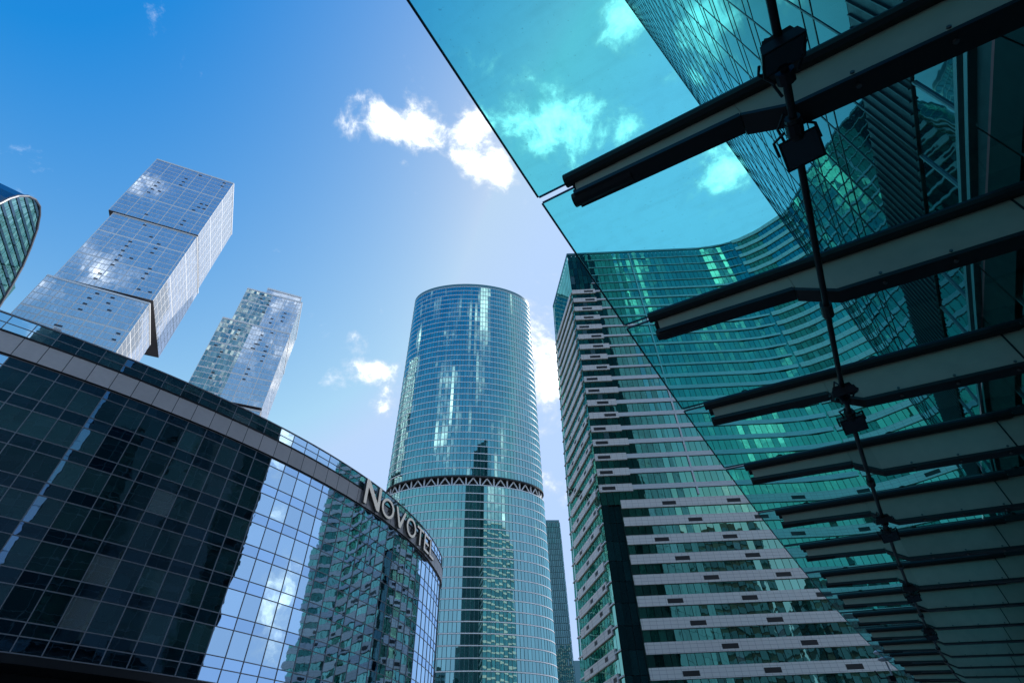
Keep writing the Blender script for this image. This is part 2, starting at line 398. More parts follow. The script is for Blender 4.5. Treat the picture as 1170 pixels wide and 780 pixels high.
# ------------------------------------------------------------------ the round tower
def ellipse_path(cx, cy, az, a, bb, n=720):
    ax, ay = math.sin(rad(az)), math.cos(rad(az))
    pts = []
    for i in range(n+1):
        t = 2*math.pi*i/n; u, v = a*math.sin(t), -bb*math.cos(t)
        pts.append((cx+ay*u+ax*v, cy-ax*u+ay*v, u, v, t))
    acc = [0.]
    for p, q in zip(pts, pts[1:]): acc.append(acc[-1]+math.hypot(q[0]-p[0], q[1]-p[1]))
    import bisect
    def P(s):
        s = s % acc[-1]; i = min(n-1, max(0, bisect.bisect_right(acc, s)-1)); f = (s-acc[i])/(acc[i+1]-acc[i])
        t = 2*math.pi*(i+f)/n; nu, nv = math.sin(t)/a, -math.cos(t)/bb; l = math.hypot(nu, nv); nu /= l; nv /= l
        p, q = pts[i], pts[i+1]
        return (p[0]+(q[0]-p[0])*f, p[1]+(q[1]-p[1])*f, ay*nu+ax*nv, -ax*nu+ay*nv)
    return P, acc[-1]
RAZ = -6.35; RC = (215*math.sin(rad(RAZ)), 215*math.cos(rad(RAZ)))
RP, RL = ellipse_path(RC[0], RC[1], RAZ, 35.4, 17.0)
rt = thing('round_tower', (RC[0], RC[1], 0), 'tall rounded teal glass tower with a white truss ring partway up', 'tower')
NR = 112; rc = [RL*i/NR for i in range(NR+1)]; rfine = [RL*i/160 for i in range(161)]
FL = 3.72; band0, band1 = 109.0, 113.4; RTOP = 241.0
b = MB(); b.strip(RP, rfine, .05, band0, -.6, -.12); obj('lower_frame', b, M['round_frame'], rt)
b = MB(); b.strip(RP, rfine, band1, RTOP, -.6, -.12); obj('upper_frame', b, M['round_frame'], rt)
def round_floors(z0, z1, n):
    g_ = [random.gauss(0,.05) for _ in range(NR+4)]; turn = [(g_[i]+2*g_[i+1]+2*g_[i+2]+g_[i+3])/6 for i in range(NR)]; tone = [random.random() for _ in range(NR)]
    for k in range(n):
        a = z0+(z1-z0)*k/n; c = z0+(z1-z0)*(k+1)/n
        b = MB(); shade = random.random()*.3
        for i in range(NR): b.pane(RP, rc[i], rc[i+1], a+.16, c-.16, 0, .22, .0022, r=min(1, shade*.6+tone[i]*.35+random.random()*.5), ut=turn[i])
        obj('window_band', b, M['round_glass'], rt)
        b = MB(); b.strip(RP, rfine, c-.17, c+.17, -.1, .10); obj('floor_edge', b, M['round_edge'], rt)
round_floors(.4, band0, 29); round_floors(band1, RTOP-2.5, 34)
b = MB(); b.strip(RP, rfine, band0+.172, band1-.002, -3.6, -3.0); obj('recess_wall', b, M['dark_recess'], rt)
b = MB(); b.strip(RP, rfine, band1-.5, band1-.003, -2.99, .12); obj('recess_soffit', b, M['dark_recess'], rt)
step = RL/28
for i in range(28):
    a = i*step; b = MB()
    def pt(s_, zz, o_=-.9): x, y, nx, ny = RP(s_); return (x+nx*o_, y+ny*o_, zz)
    b.tube([pt(a, band0+.18), pt(a, band1-.5)], .34, 8)
    b.tube([pt(a+step*.10, band0+.2), pt(a+step*.5, band1-.55)], .30, 8)
    b.tube([pt(a+step*.90, band0+.2), pt(a+step*.5, band1-.55)], .30, 8)
    obj('truss_frame', b, M['white_steel'], rt)
b = MB(); b.strip(RP, rfine, RTOP-2.3, RTOP, -.3, .05); obj('parapet', b, M['round_frame'], rt)
b = MB(); b.prism([(RP(a)[0]-RP(a)[2]*.5, RP(a)[1]-RP(a)[3]*.5) for a in rfine[:-1]], RTOP-2.6, RTOP-2.32); obj('roof', b, M['roof_grey'], rt)

# ------------------------------------------------------------------ the slim tower behind
sl = thing('slim_tower', (27,352,0), 'slender dark teal tower with a pale right edge behind the round tower', 'tower')
SP, SL = poly_path([(17.0,340),(27.9,341),(29.5,372),(14,372)], 1, True)
b = MB(); b.prism([(17.7,340.6),(27.4,341.6),(28.8,371.3),(14.8,371.3)], .05, 156.5); obj('core_wall', b, M['round_frame'], sl)
L1 = math.hypot(10.9, 1); L2 = math.hypot(1.6, 31)
for k in range(42):
    a = k*3.72+.3; b = MB()
    for i in range(9): b.pane(SP, L1*i/9, L1*(i+1)/9, a, a+3.72, 0, .35, .006)
    for i in range(16): b.pane(SP, L1+L2*i/16, L1+L2*(i+1)/16, a, a+3.72, 0, .3, .006)
    obj('window_band', b, M['slim_glass'], sl)
b = MB(); b.strip(SP, [0, L1-.6], 156.6, 158., -.6, .1); obj('parapet', b, M['round_frame'], sl)
b = MB(); b.prism([(27.6,342.2),(36,343),(37,370),(29.6,370)], .05, 74.); obj('podium_block', b, M['slim_glass'], sl)

# ------------------------------------------------------------------ the two stacked-block towers (far left)
def stacked_tower(name, base, label, blocks, pent=None, mirror=0.):
    """blocks: (corner, u-direction azimuth, width along u, width along v, z0, z1); face A runs along u, face B along v"""
    t = thing(name, base, label, 'tower', 'pale stacked block towers')
    for bi, (cx_, cy_, az, wu, wv, z0, z1) in enumerate(blocks):
        ux, uy = math.sin(rad(az)), math.cos(rad(az)); vx, vy = -uy, ux
        vx, vy = math.sin(rad(az+90)), math.cos(rad(az+90))
        c0 = (cx_, cy_); cu = (cx_+ux*wu, cy_+uy*wu); cv = (cx_+vx*wv, cy_+vy*wv); cd = (cu[0]+vx*wv, cu[1]+vy*wv)
        core = MB(); core.prism([c0, cv, cd, cu], z0, z1); blk = obj('tower_block', core, M['cap_frame'], t)
        sf = MB(); sf.face([(p[0],p[1],z0-.02) for p in (c0,cu,cd,cv)]); obj('soffit', sf, M['cap_dark'], blk)
        PP, LL = poly_path([cu, c0, cv, cd], 1)
        if True:
            x, y, nx, ny = PP(.1)
            if nx*vx+ny*vy > 0: PP, LL = poly_path([cu, c0, cv, cd], -1)
        nfl = max(1, round((z1-z0)/3.75)); fh = (z1-z0)/nfl
        runs = [(0, wu), (wu, wv), (wu+wv, wu)]
        for k in range(nfl):
            b = MB(); bm_ = MB(); bb_ = MB(); br_ = MB(); a = z0+k*fh; zz = a+fh-.35
            if k % 5 == 4: zz -= .55
            for r0, w in runs:
                n = max(4, int(w/1.5)); st = w/n
                for i in range(n):
                    wide = (.80 if i % 5 == 0 else .14) if r0 != wu else (1.0 if i % 4 == 0 else .30)
                    if mirror and r0 == 0 and i < n*mirror: bm_.pane(PP, r0+st*i+wide*.3, r0+st*(i+1)-.06, a+.1, zz, .06, .02, .03)
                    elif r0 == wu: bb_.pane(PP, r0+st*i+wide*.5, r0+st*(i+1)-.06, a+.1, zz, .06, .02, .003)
                    elif r0 > wu: br_.pane(PP, r0+st*i+wide*.5, r0+st*(i+1)-.06, a+.1, zz, .06, .02, .003)
                    else: b.pane(PP, r0+st*i+wide*.5, r0+st*(i+1)-.06, a+.1, zz, .06, .02, .0015, r=.3+.5*random.random())
            obj('window_band', b, M['cap_glass'], blk)
            obj('rear_window_band', br_, M['cap_glass'], blk); obj('side_window_band', bb_, M['cap_sunlit'], blk)
            if bm_.f: obj('reflection_band', bm_, M['cap_reflection'], blk)
        vt = MB()
        for _ in range(int((z1-z0)/5)):
            r0, w = runs[0]; s_ = r0+random.uniform(2, w-4); a = z0+fh*random.randrange(1, nfl)+.5
            for q in range(random.choice((1,2,3))):
                if a+q*fh < z1-3: vt.pane(PP, s_, s_+1.6, a+q*fh, a+q*fh+.8, .16, 0, 0)
        obj('open_vents', vt, M['cap_dark'], blk, kind='stuff')
        co = MB(); co.strip(PP, [0, wu-.01], z1-.9, z1+.25, -.3, .2); co.strip(PP, [wu+.01, wu+wv-.01], z1-.9, z1+.25, -.3, .2)
        obj('coping', co, M['cap_frame'], blk)
    if pent:
        b = MB(); b.prism(pent[0], pent[1], pent[2]); ph = obj('penthouse', b, M['cap_glass'], t)
        b = MB(); cxp = sum(p[0] for p in pent[0])/4; cyp = sum(p[1] for p in pent[0])/4
        b.prism([(cxp+(p[0]-cxp)*1.03, cyp+(p[1]-cyp)*1.03) for p in pent[0]], pent[2], pent[2]+1.4); obj('roof_slab', b, M['cap_frame'], ph)
    return t
E1 = EYE
A1 = 245.3   # azimuth of face A seen from the shared corner, going left
stacked_tower('stacked_tower', (-195,165,0), 'taller pale stacked block tower with shifted glass boxes at the far left', [
    (-169.0, 155.5, A1-3.5, 40.0, 31.0, 0., 186.5),
    (-170.2, 157.2, A1, 40.0, 43.5, 190.5, 243.5),
    (-169.6, 156.6, A1, 42.5, 40.5, 243.7, 300.),
], ([(-178,163),(-200,153),(-205,165),(-184,176)], 300.05, 304.))

stacked_tower('stacked_tower', (-150,240,0), 'shorter pale stacked block tower with a setback roof box', [
    (-138.0, 222.6, A1-1.0, 36.0, 34.0, 0., 172.),
    (-137.2, 221.2, A1, 38.5, 40.5, 173.0, 230.),
    (-137.2, 221.2, A1, 33.6, 37.0, 230.2, 259.),
], ([(-141,224),(-160,215),(-169,232),(-151,242)], 259.05, 266.5), .42)

# ------------------------------------------------------------------ the arched tower at the left edge
AZL = -25.0      # the glazed face runs along this azimuth and looks to the right
ul = Vector((math.sin(rad(AZL)), math.cos(rad(AZL)), 0)); nl = Vector((math.sin(rad(245)), math.cos(rad(245)), 0)); QL = Vector((210*math.sin(rad(-61)), 210*math.cos(rad(-61)), 0))
def AW(u, z_, d=0): p = QL+ul*u+nl*d; return (p.x, p.y, z_+EYE)
at_ = thing('arched_tower', AW(8,-EYE,12)[:2]+(0,), 'dark green glass tower with a curved arch rim cut by the photo edge', 'tower')
prof = [(-19,-1.6),(-19,120.),(-16.8,143.),(-15.1,154.),(-12.,166.),(-11.1,170.4),(-9.5,174.8),(-6.3,179.8),(-2.8,182.9),(1.4,184.3),(4.9,183.1),(9.6,179.8),(14.8,173.5),(19.2,167.),(22.9,158.8),(25.7,151.6),(29.8,140.2),(36,118.4),(40,80),(41,-1.6)]
b = MB(); b.hexa([AW(u,z_,.4) for u,z_ in prof], [AW(u-6,z_+2,26) for u,z_ in prof]); obj('core_wall', b, M['arch_dark'], at_)
def edge_u(z_, pts):
    for (u0,z0),(u1,z1) in zip(pts, pts[1:]):
        if min(z0,z1) <= z_ <= max(z0,z1): return u0+(u1-u0)*(z_-z0)/(z1-z0)
    return pts[-1][0]
LE, RE = prof[1:10], prof[9:]
zf = 62.
while zf < 182:
    z1 = min(zf+2.7, 183.6); b = MB()
    l0, l1, r0, r1 = edge_u(zf, LE)+.5, edge_u(z1, LE)+.5, edge_u(zf, RE)-.8, edge_u(z1, RE)-.8
    n = 24
    for i in range(n):
        a0, a1, c0, c1 = l0+(r0-l0)*i/n, l0+(r0-l0)*(i+1)/n, l1+(r1-l1)*i/n, l1+(r1-l1)*(i+1)/n
        if a1-a0 > .2:
            e_ = [random.gauss(0,.02) for _ in range(2)]
            b.face([AW(a0+.05,zf,.1+e_[0]), AW(a1-.05,zf,.1+e_[1]), AW(c1-.05,z1,.1+e_[1]), AW(c0+.05,z1,.1+e_[0])])
    obj('window_band', b, M['arch_glass'], at_)
    if r1-l1 > 1:
        b = MB(); b.hexa([AW(l1,z1,.38),AW(r1,z1,.38),AW(r1,z1+1.2,.38),AW(l1,z1+1.2,.38)], [AW(l1,z1,-.15),AW(r1,z1,-.15),AW(r1-.3,z1+1.2,-.15),AW(l1+.3,z1+1.2,-.15)])
        obj('floor_edge', b, M['arch_dark'], at_)
    zf += 3.9
b = MB(); b.tube([AW(u,z_,0) for u,z_ in prof[1:19]], .55, 8); obj('arch_rim', b, M['arch_rim'], at_)
b = MB(); b.hexa([AW(14,60,1.),AW(46,60,1.),AW(34.2,140,1.),AW(28.2,150.6,1.),AW(26.8,162.1,1.),AW(15.1,164.8,1.)], [AW(14,60,14),AW(46,60,14),AW(34.2,140,14),AW(28.2,150.6,14),AW(26.8,162.1,14),AW(15.1,164.8,14)]); obj('side_wing', b, M['arch_glass'], at_)

# ------------------------------------------------------------------ the striped tower (right of centre)
st = thing('striped_tower', (45,112,0), 'broad dark green glass tower with pale stone stripes and a leaning left side', 'tower')
HT = 131.5+EYE; NF = 36; FH = 131.5/NF
def lean(z_): return -2.9*(1-min(1, max(0, z_/HT)))**1.0
FRONT = [(18.5,97.8),(60,97.6),(66,96.9),(71.5,95.2),(76.5,92.2),(82,87.0),(89,78.0)]
FP, FLn = poly_path(FRONT, 1)
x, y, nx, ny = FP(1.)
if ny > 0: FP, FLn = poly_path(FRONT, -1)
def SF(z_):                                   # the front path with the lean of the left corner blended in over the first 40 m
    k = lean(z_)
    def P(s_):
        x, y, nx, ny = FP(s_); return (x+k*max(0, 1-s_/40), y, nx, ny)
    return P
def left_pt(f, z_):                           # f 0..1 from the front corner to the rear along the left side
    x0, y0 = 18.5+lean(z_), 97.8; x1, y1 = 14.7-4.6*(1-z_/HT), 119.8
    bulge = 0.
    return (x0+(x1-x0)*f-bulge*.9, y0+(y1-y0)*f)
def left_quad(mb, f0, f1, z0, z1, off, r=None):
    p = []
    for f, z_ in ((f0,z0),(f1,z0),(f1,z1),(f0,z1)):
        x, y = left_pt(f, z_); p.append((x-off, y-off*.17, z_))
    mb.face(p, r)
def left_slab(mb, f0, f1, z0, z1, o0, o1):
    q = []
    for o_ in (o0, o1):
        for f, z_ in ((f0,z0),(f1,z0),(f1,z1),(f0,z1)):
            x, y = left_pt(f, z_); q.append((x-o_, y-o_*.17, z_))
    mb.hexa(q[:4], q[4:])
# body behind the skin
b = MB()
def body_ring(z_):
    l = [left_pt(f, z_) for f in (1,.75,.5,.25)]
    return [(x+.5, y+.1, z_) for x,y in l]+[(18.5+lean(z_)+.6, 98.5, z_)]+[(x-.3*1, y+.8, z_) for x,y in FRONT[1:]]+[(86,124,z_),(20,124,z_)]
b.hexa(body_ring(.05), body_ring(HT-.3)); obj('core_wall', b, M['dark_recess'], st)
NCF = 62
FTURN = [random.gauss(0,.010) for _ in range(NCF)]
ZS = 47.0+EYE                                 # below this height the front stripes run the whole width
for k in range(NF):
    z0 = EYE+k*FH if k else .1; z1 = EYE+(k+1)*FH; zm = (z0+z1)/2
    P = SF(zm); top = k >= NF-5
    # glass
    b = MB(); s_a = 0.
    gl0 = 3.6 if zm < ZS-1 else .0
    n = NCF
    for i in range(n):
        a0, a1 = FLn*i/n, FLn*(i+1)/n
        if a1 < gl0-.5: continue
        b.pane(P, max(a0, gl0), a1, z0, z1, 0, .10, .006, ut=FTURN[i])
    wb = obj('window_band', b, M['strip_glass'], st)
    b = MB()
    for i in range(15): left_quad(b, i/15+.004, (i+1)/15-.004, z0+.05, z1-.05, .05)
    obj('side_window_band', b, M['strip_glass'], st)
    if gl0:                                   # dark recessed corner glass
        b = MB()
        for i in range(3): b.pane(P, gl0*i/3, gl0*(i+1)/3, z0, z1, -.35 if i else .0, .08, .004)
        obj('corner_glass', b, M['strip_dark'], st)
    # spandrels
    vents = []
    if zm < ZS:
        b = MB(); segs = [a for a in [gl0+.2]+frange(gl0+3, 41.4, 12)+frange(41.6, FLn-.1, 14)]
        b.strip(P, segs, z1-.9, z1+.85, .02, .30); sp = obj('spandrel', b, M['strip_stone'], st)
        vents = [7.3+(4.4 if k % 3 == 0 else 1.5 if k % 3 == 1 else 8.5)+12.4*j for j in range(5)]; vz = z1-.15
    elif not top:
        b = MB(); e = 6.6+ (1.0 if k % 4 == 0 else 0.); b.strip(P, [0.02, e], z1-.85, z1+.8, .02, .30); sp = obj('spandrel', b, M['strip_stone'], st)
        vents = [random.choice((.6, 2.2, 3.4))]; vz = z1-.1
        b = MB(); hb = .52 if zm < 82 else .30; b.strip(P, frange(e+.02, FLn-27, 8), z1-hb, z1+hb, .02, .24); obj('floor_line', b, M['strip_line'], st)
    else:
        b = MB(); b.strip(P, frange(6, FLn-27, 8), z1-.11, z1+.11, .02, .2); obj('floor_line', b, M['strip_line'], st)
        sp = None
    for v in vents:
        if v+2.6 < FLn-2:
            vb = MB(); vb.strip(P, [v, v+2.6], vz-.38, vz+.38, .10, .312); obj('vent', vb, M['vent'], sp)
    if zm >= ZS:                              # the bent wing keeps pale stripes to the top
        b = MB(); b.strip(P, frange(FLn-26.5, FLn-.1, 12), z1-.75, z1+.6, .02, .28); obj('wing_spandrel', b, M['strip_stone'], st)
    # left side stripes
    if not top:
        b = MB(); f0 = .07 if zm > ZS else .10
        left_slab(b, f0, .86, z1-.85, z1+.75, .07, .34); ls = obj('side_spandrel', b, M['strip_stone'], st)
        if zm < 75:
            for f in ((.25,.62) if k % 2 else (.12,.45)):
                vb = MB(); left_slab(vb, f, f+.07, z1-.35, z1+.35, .15, .352); obj('side_vent', vb, M['vent'], ls)
        b = MB(); left_slab(b, .0, f0-.004, z1-.12, z1+.12, .05, .3); obj('side_floor_line', b, M['strip_line'], st)
        b = MB(); left_slab(b, .864, .995, z1-.12, z1+.12, .05, .3); obj('side_floor_line', b, M['strip_line'], st)
b = MB()
for z0, z1 in zip(frange(ZS+2, HT-1, 12), frange(ZS+2, HT-1, 12)[1:]):
    q = []
    for z_ in (z0, z1):
        for a_, o_ in ((19.0,.03),(19.3,.03),(19.3,.3),(19.0,.3)):
            x, y, nx, ny = SF(z_)(a_); q.append((x+nx*o_, y+ny*o_, z_))
    b.hexa(q[:4], q[4:])
obj('vertical_fin', b, M['strip_line'], st)
b = MB(); P = SF(HT); b.strip(P, [0]+frange(41.4, FLn, 10), HT-.3, HT+.5, -.5, .12); obj('parapet', b, M['round_frame'], st)
b = MB(); left_slab(b, 0, 1, HT-.4, HT+.5, -.3, .12); obj('side_parapet', b, M['round_frame'], st)

# the rear of the striped tower, mirrored in the round tower
BP, BL = poly_path([(86.2,124.1),(19.8,124.1)], 1)
if BP(1.)[3] < 0: BP, BL = poly_path([(86.2,124.1),(19.8,124.1)], -1)
for k in range(NF):
    z0 = EYE+k*FH if k else .1; z1 = EYE+(k+1)*FH; b = MB()
    for i in range(40): b.pane(BP, BL*i/40, BL*(i+1)/40, z0, z1, .06, .10, .008)
    obj('rear_window_band', b, M['round_glass'], st)
    b = MB(); b.strip(BP, [0, BL], z1-.7, z1+.1, .1, .32); obj('rear_spandrel', b, M['strip_stone'], st)

# ------------------------------------------------------------------ the office building beside the camera (right) and its canopy
D0, R0 = 7.2, 265.
EP = (math.cos(rad(30)), -math.sin(rad(30))); EA = (math.sin(rad(30)), math.cos(rad(30)))
CC = (EP[0]*(D0+R0), EP[1]*(D0+R0))
def NPt(s_, off=0.):
    f = s_/R0; r = R0+off
    return (CC[0]+r*(-EP[0]*math.cos(f)+EA[0]*math.sin(f)), CC[1]+r*(-EP[1]*math.cos(f)+EA[1]*math.sin(f)))
def NP(s_):
    f = s_/R0; x, y = NPt(s_); return (x, y, -EP[0]*math.cos(f)+EA[0]*math.sin(f), -EP[1]*math.cos(f)+EA[1]*math.sin(f))
office = thing('office_building', (*NPt(5,-12), 0), 'very tall dark glass office building looming above the glass canopy', 'building')
SA, SM, SB = -34.0, -2.6, 57.0
ZT, ZW = 240., 100.
def cells(a, b_): n = max(1, round((b_-a)/2.77)); return [a+(b_-a)*i/n for i in range(n+1)]
nct, ncw = cells(SM, SB), cells(SA, SM-2.9)
def rel(f): return f*D0+EYE
def slab(a, b_, d0, d1, z0, z1, nm, mat):
    ring_ = [NPt(v,-d0) for v in frange(a, b_, 40)]+[NPt(b_-.2,-d1),NPt(a+.2,-d1)]
    b = MB(); b.prism(ring_, z0, z1); return obj(nm, b, mat, office)
slab(SM+.05, SB-.3, .45, 24, .05, ZT-.5, 'tower_core', M['near_dark'])
slab(SA+.3, SM, .45, 22, .05, ZW-.5, 'wing_core', M['near_dark'])
def office_band(name, nc, z0, z1, mat, off=0., tilt=.0012, gap=.06):
    b = MB()
    for p, q in zip(nc, nc[1:]): b.pane(NP, p, q, z0, z1, off, gap, tilt)
    return obj(name, b, mat, office)
def rail(name, nc, z_, h_, o0, o1, mat):
    b = MB(); b.strip(NP, frange(nc[0], nc[-1], 50), z_-h_/2, z_+h_/2, o0, o1); return obj(name, b, mat, office)
for nc, ztop in ((nct, ZT), (ncw, ZW)):
    office_band('ground_glazing', nc, .1, 4.6, M['near_glass'], -.05)
    office_band('dark_cladding', nc, 4.62, 7.6, M['near_dark'])
    office_band('window_band', nc, 7.62, rel(1.50), M['near_glass'])
    office_band('dark_cladding', nc, rel(1.50)+.02, rel(1.72), M['near_dark'], .10)
    rail('bright_rail', nc, rel(1.745), .14, -.1, .22, M['near_rail']); rail('bright_rail', nc, rel(1.80), .14, -.1, .22, M['near_rail'])
    office_band('window_band', nc, rel(1.83), rel(2.125), M['near_glass'])
    office_band('ribbed_cladding', nc, rel(2.13), rel(2.60), M['near_dark'], .06)
    b = MB(); n = (len(nc)-1)*6
    for i in range(n): b.bar(NP, nc[0]+(nc[-1]-nc[0])*(i+.5)/n, .05, rel(2.14), rel(2.59), .05, .12)
    obj('cladding_ribs', b, M['near_metal'], office)
    z = rel(2.62)
    while z+4.3 < ztop:
        office_band('window_band', nc, z, z+3.1, M['near_glass']); office_band('spandrel_row', nc, z+3.12, z+4.18, M['near_spandrel'])
        rail('transom', nc, z+3.11, .06, -.02, .02, M['near_metal']); rail('transom', nc, z+4.19, .06, -.02, .02, M['near_metal'])
        z += 4.2
    for v in nc:
        v = min(nc[-1]-.05, max(nc[0]+.05, v))
        b = MB(); b.bar(NP, v, .08, rel(2.62), ztop-.4, -.05, .025); obj('mullion', b, M['near_metal'], office)
        b = MB(); b.bar(NP, v, .07, .1, rel(2.125), -.05, .06); obj('mullion', b, M['near_rail'], office)
b = MB()
for k in range(23):
    b.pane(NP, SM-2.7, SM-1.4, .2+k*4.15, .2+(k+1)*4.15, .10, .08, .003); b.pane(NP, SM-1.4, SM-.1, .2+k*4.15, .2+(k+1)*4.15, .10, .08, .003)
obj('stair_glazing', b, M['stair_glass'], office)
for s_, sg, h_, d_ in ((SB, 1, ZT, 24), (SA, -1, ZW, 22), (SM, -1, ZT, 24)):            # the end walls, also glass
    EPth, l_ = poly_path([NPt(s_,-.05), NPt(s_,-d_)], sg)
    b = MB(); z = rel(2.62) if s_ != SM else ZW+.3; n = int(l_/2.7)
    while z < h_-4:
        for i in range(n): b.pane(EPth, l_*i/n, l_*(i+1)/n, z, z+4.1, .05, .1, .003)
        z += 4.1
    obj('end_wall_glazing', b, M['end_glass'], office)
b = MB(); b.strip(NP, frange(SM, SB, 50), ZT-.5, ZT+.6, -.6, .15); obj('parapet', b, M['near_metal'], office)
b = MB(); b.strip(NP, frange(SA, SM-.01, 30), ZW-.5, ZW+.6, -.6, .15); obj('parapet', b, M['near_metal'], office)

# canopy: glass sheets hung over deep cantilever ribs, a pipe carrying floodlights
HC = 5.0
can = thing('glass_canopy', (*NPt(10, 4), 0), 'green tinted glass canopy on dark steel ribs overhead at the right', 'canopy')
def CW(s_, off, z_):                            # s measured on the outer arc of the ribs
    x, y = NPt(s_*R0/(R0+7.2), off); return (x, y, z_+EYE-.11*(7.2-off))     # the whole roof falls gently towards the wall
PITCH = 2.43; A0 = 2.76
RIBS = range(-4, 21)
BOLTS = MB()
def rib(k):
    a = A0+PITCH*k; w = .15
    def sec(off, zb, zt, x0=0., x1=w): return [CW(a+x0,off,zb), CW(a+x1,off,zb), CW(a+x1,off,zt), CW(a+x0,off,zt)]
    tip, stp = 8.0, 6.33
    b = MB()                                     # inner deep web
    b.hexa(sec(.1, HC-.64, HC-.09), sec(stp-.35, HC-.56, HC-.09)); b.hexa(sec(stp-.352, HC-.56, HC-.09), sec(stp, HC-.34, HC-.09))
    r = obj('canopy_rib', b, M['rib_panel'], can)
    b = MB(); b.hexa(sec(stp+.004, HC-.31, HC-.09), sec(tip-.04, HC-.27, HC-.09)); obj('tip_panel', b, M['rib_panel'], r)
    b = MB(); b.hexa(sec(.1, HC-.088, HC+.03, -.05, w+.05), sec(tip, HC-.088, HC+.03, -.05, w+.05))
    b.tube([CW(a-.03,4.,HC-.04), CW(a-.03,tip+.05,HC-.04)], .075, 10)
    b.tube([CW(a+w+.03,4.,HC-.04), CW(a+w+.03,tip+.03,HC-.04)], .07, 10)
    obj('top_flange', b, M['rib_dark'], r)
    b = MB(); b.hexa(sec(.1, HC-.69, HC-.642, -.03, w+.03), sec(stp-.34, HC-.61, HC-.562, -.03, w+.03))
    b.hexa(sec(stp-.342, HC-.61, HC-.562, -.03, w+.03), sec(stp+.02, HC-.39, HC-.342, -.03, w+.03))
    obj('bottom_flange', b, M['rib_dark'], r)
    b = MB(); b.hexa(sec(stp+.024, HC-.37, HC-.314, -.02, w+.02), sec(tip-.01, HC-.33, HC-.274, -.02, w+.02)); b.tube([CW(a+w*.5,tip-.6,HC-.30), CW(a+w*.5,tip+.03,HC-.30)], .075, 10); obj('tip_flange', b, M['rib_dark'], r)
    b = MB()
    for off in (7.4, 5.6, 3.8, 2.0): b = MB(); b.tube([CW(a+.07,off,HC+.031), CW(a+.07,off,HC+.10)], .06, 8); obj('glass_clamp', b, M['rib_dark'], r)
    b = BOLTS
    for off in [.6+.62*i for i in range(9)]:
        zb = HC-.64+.08*off/(stp-.35)
        b.tube([CW(a-.045,off,zb+.02), CW(a-.03,off,zb+.02)], .018, 6); b.tube([CW(a+.05,off,zb-.075), CW(a+.05,off,zb-.05)], .02, 6)
        b.tube([CW(a-.075,off+.3,HC-.06), CW(a-.05,off+.3,HC-.06)], .02, 6)
    for off in (2.1, 4.2):
        b = MB(); b.hexa([CW(a-.006,off,HC-.60),CW(a-.001,off,HC-.60),CW(a-.001,off+.02,HC-.60),CW(a-.006,off+.02,HC-.60)], [CW(a-.006,off,HC-.09),CW(a-.001,off,HC-.09),CW(a-.001,off+.02,HC-.09),CW(a-.006,off+.02,HC-.09)])
        obj('panel_joint', b, M['rib_dark'], r)
for k in RIBS: rib(k)
obj('bolts', BOLTS, M['rib_bolt'], can, kind='stuff')
for k in RIBS:
    if k == RIBS[-1]: continue
    a0, a1 = A0+PITCH*k+.16, A0+PITCH*(k+1)+.06
    for o0, o1 in ((4.32, 8.42), (.12, 4.30)):
        b = MB(); zz = HC+.085
        p = [CW(a0,o0,zz), CW(a1,o0,zz), CW(a1,o1,zz), CW(a0,o1,zz)]
        b.face(p, .5)
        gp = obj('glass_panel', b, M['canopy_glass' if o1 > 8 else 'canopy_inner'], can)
        e = MB()
        if o1 > 8: e.hexa([CW(a0,o1,zz-.012),CW(a1,o1,zz-.012),CW(a1,o1+.02,zz-.012),CW(a0,o1+.02,zz-.012)], [CW(a0,o1,zz+.012),CW(a1,o1,zz+.012),CW(a1,o1+.02,zz+.012),CW(a0,o1+.02,zz+.012)])
        for aa in (a0-.016, a1+.001): e.hexa([CW(aa,o0,zz-.012),CW(aa+.015,o0,zz-.012),CW(aa+.015,o1,zz-.012),CW(aa,o1,zz-.012)], [CW(aa,o0,zz+.012),CW(aa+.015,o0,zz+.012),CW(aa+.015,o1,zz+.012),CW(aa,o1,zz+.012)])
        obj('panel_edge', e, M['glass_edge'], gp)
PZ = HC-.70; 
def PO(v): return 7.2-(1.17-.2*min(1, max(0, (v-2)/5)))
b = MB(); b.tube([CW(A0-10+.8*i, PO(A0-10+.8*i), PZ) for i in range(80)], .032, 12); obj('conduit_pipe', b, M['pipe'], can, smooth=True)
for k in RIBS:
    a = A0+PITCH*k+.11; b = MB(); b.tube([CW(a,PO(a),PZ+.05), CW(a,PO(a),HC-.58)], .035, 8); b.tube([CW(a-.10,PO(a),PZ), CW(a+.10,PO(a),PZ)], .062, 12); obj('pipe_hanger', b, M['rib_dark'], can)

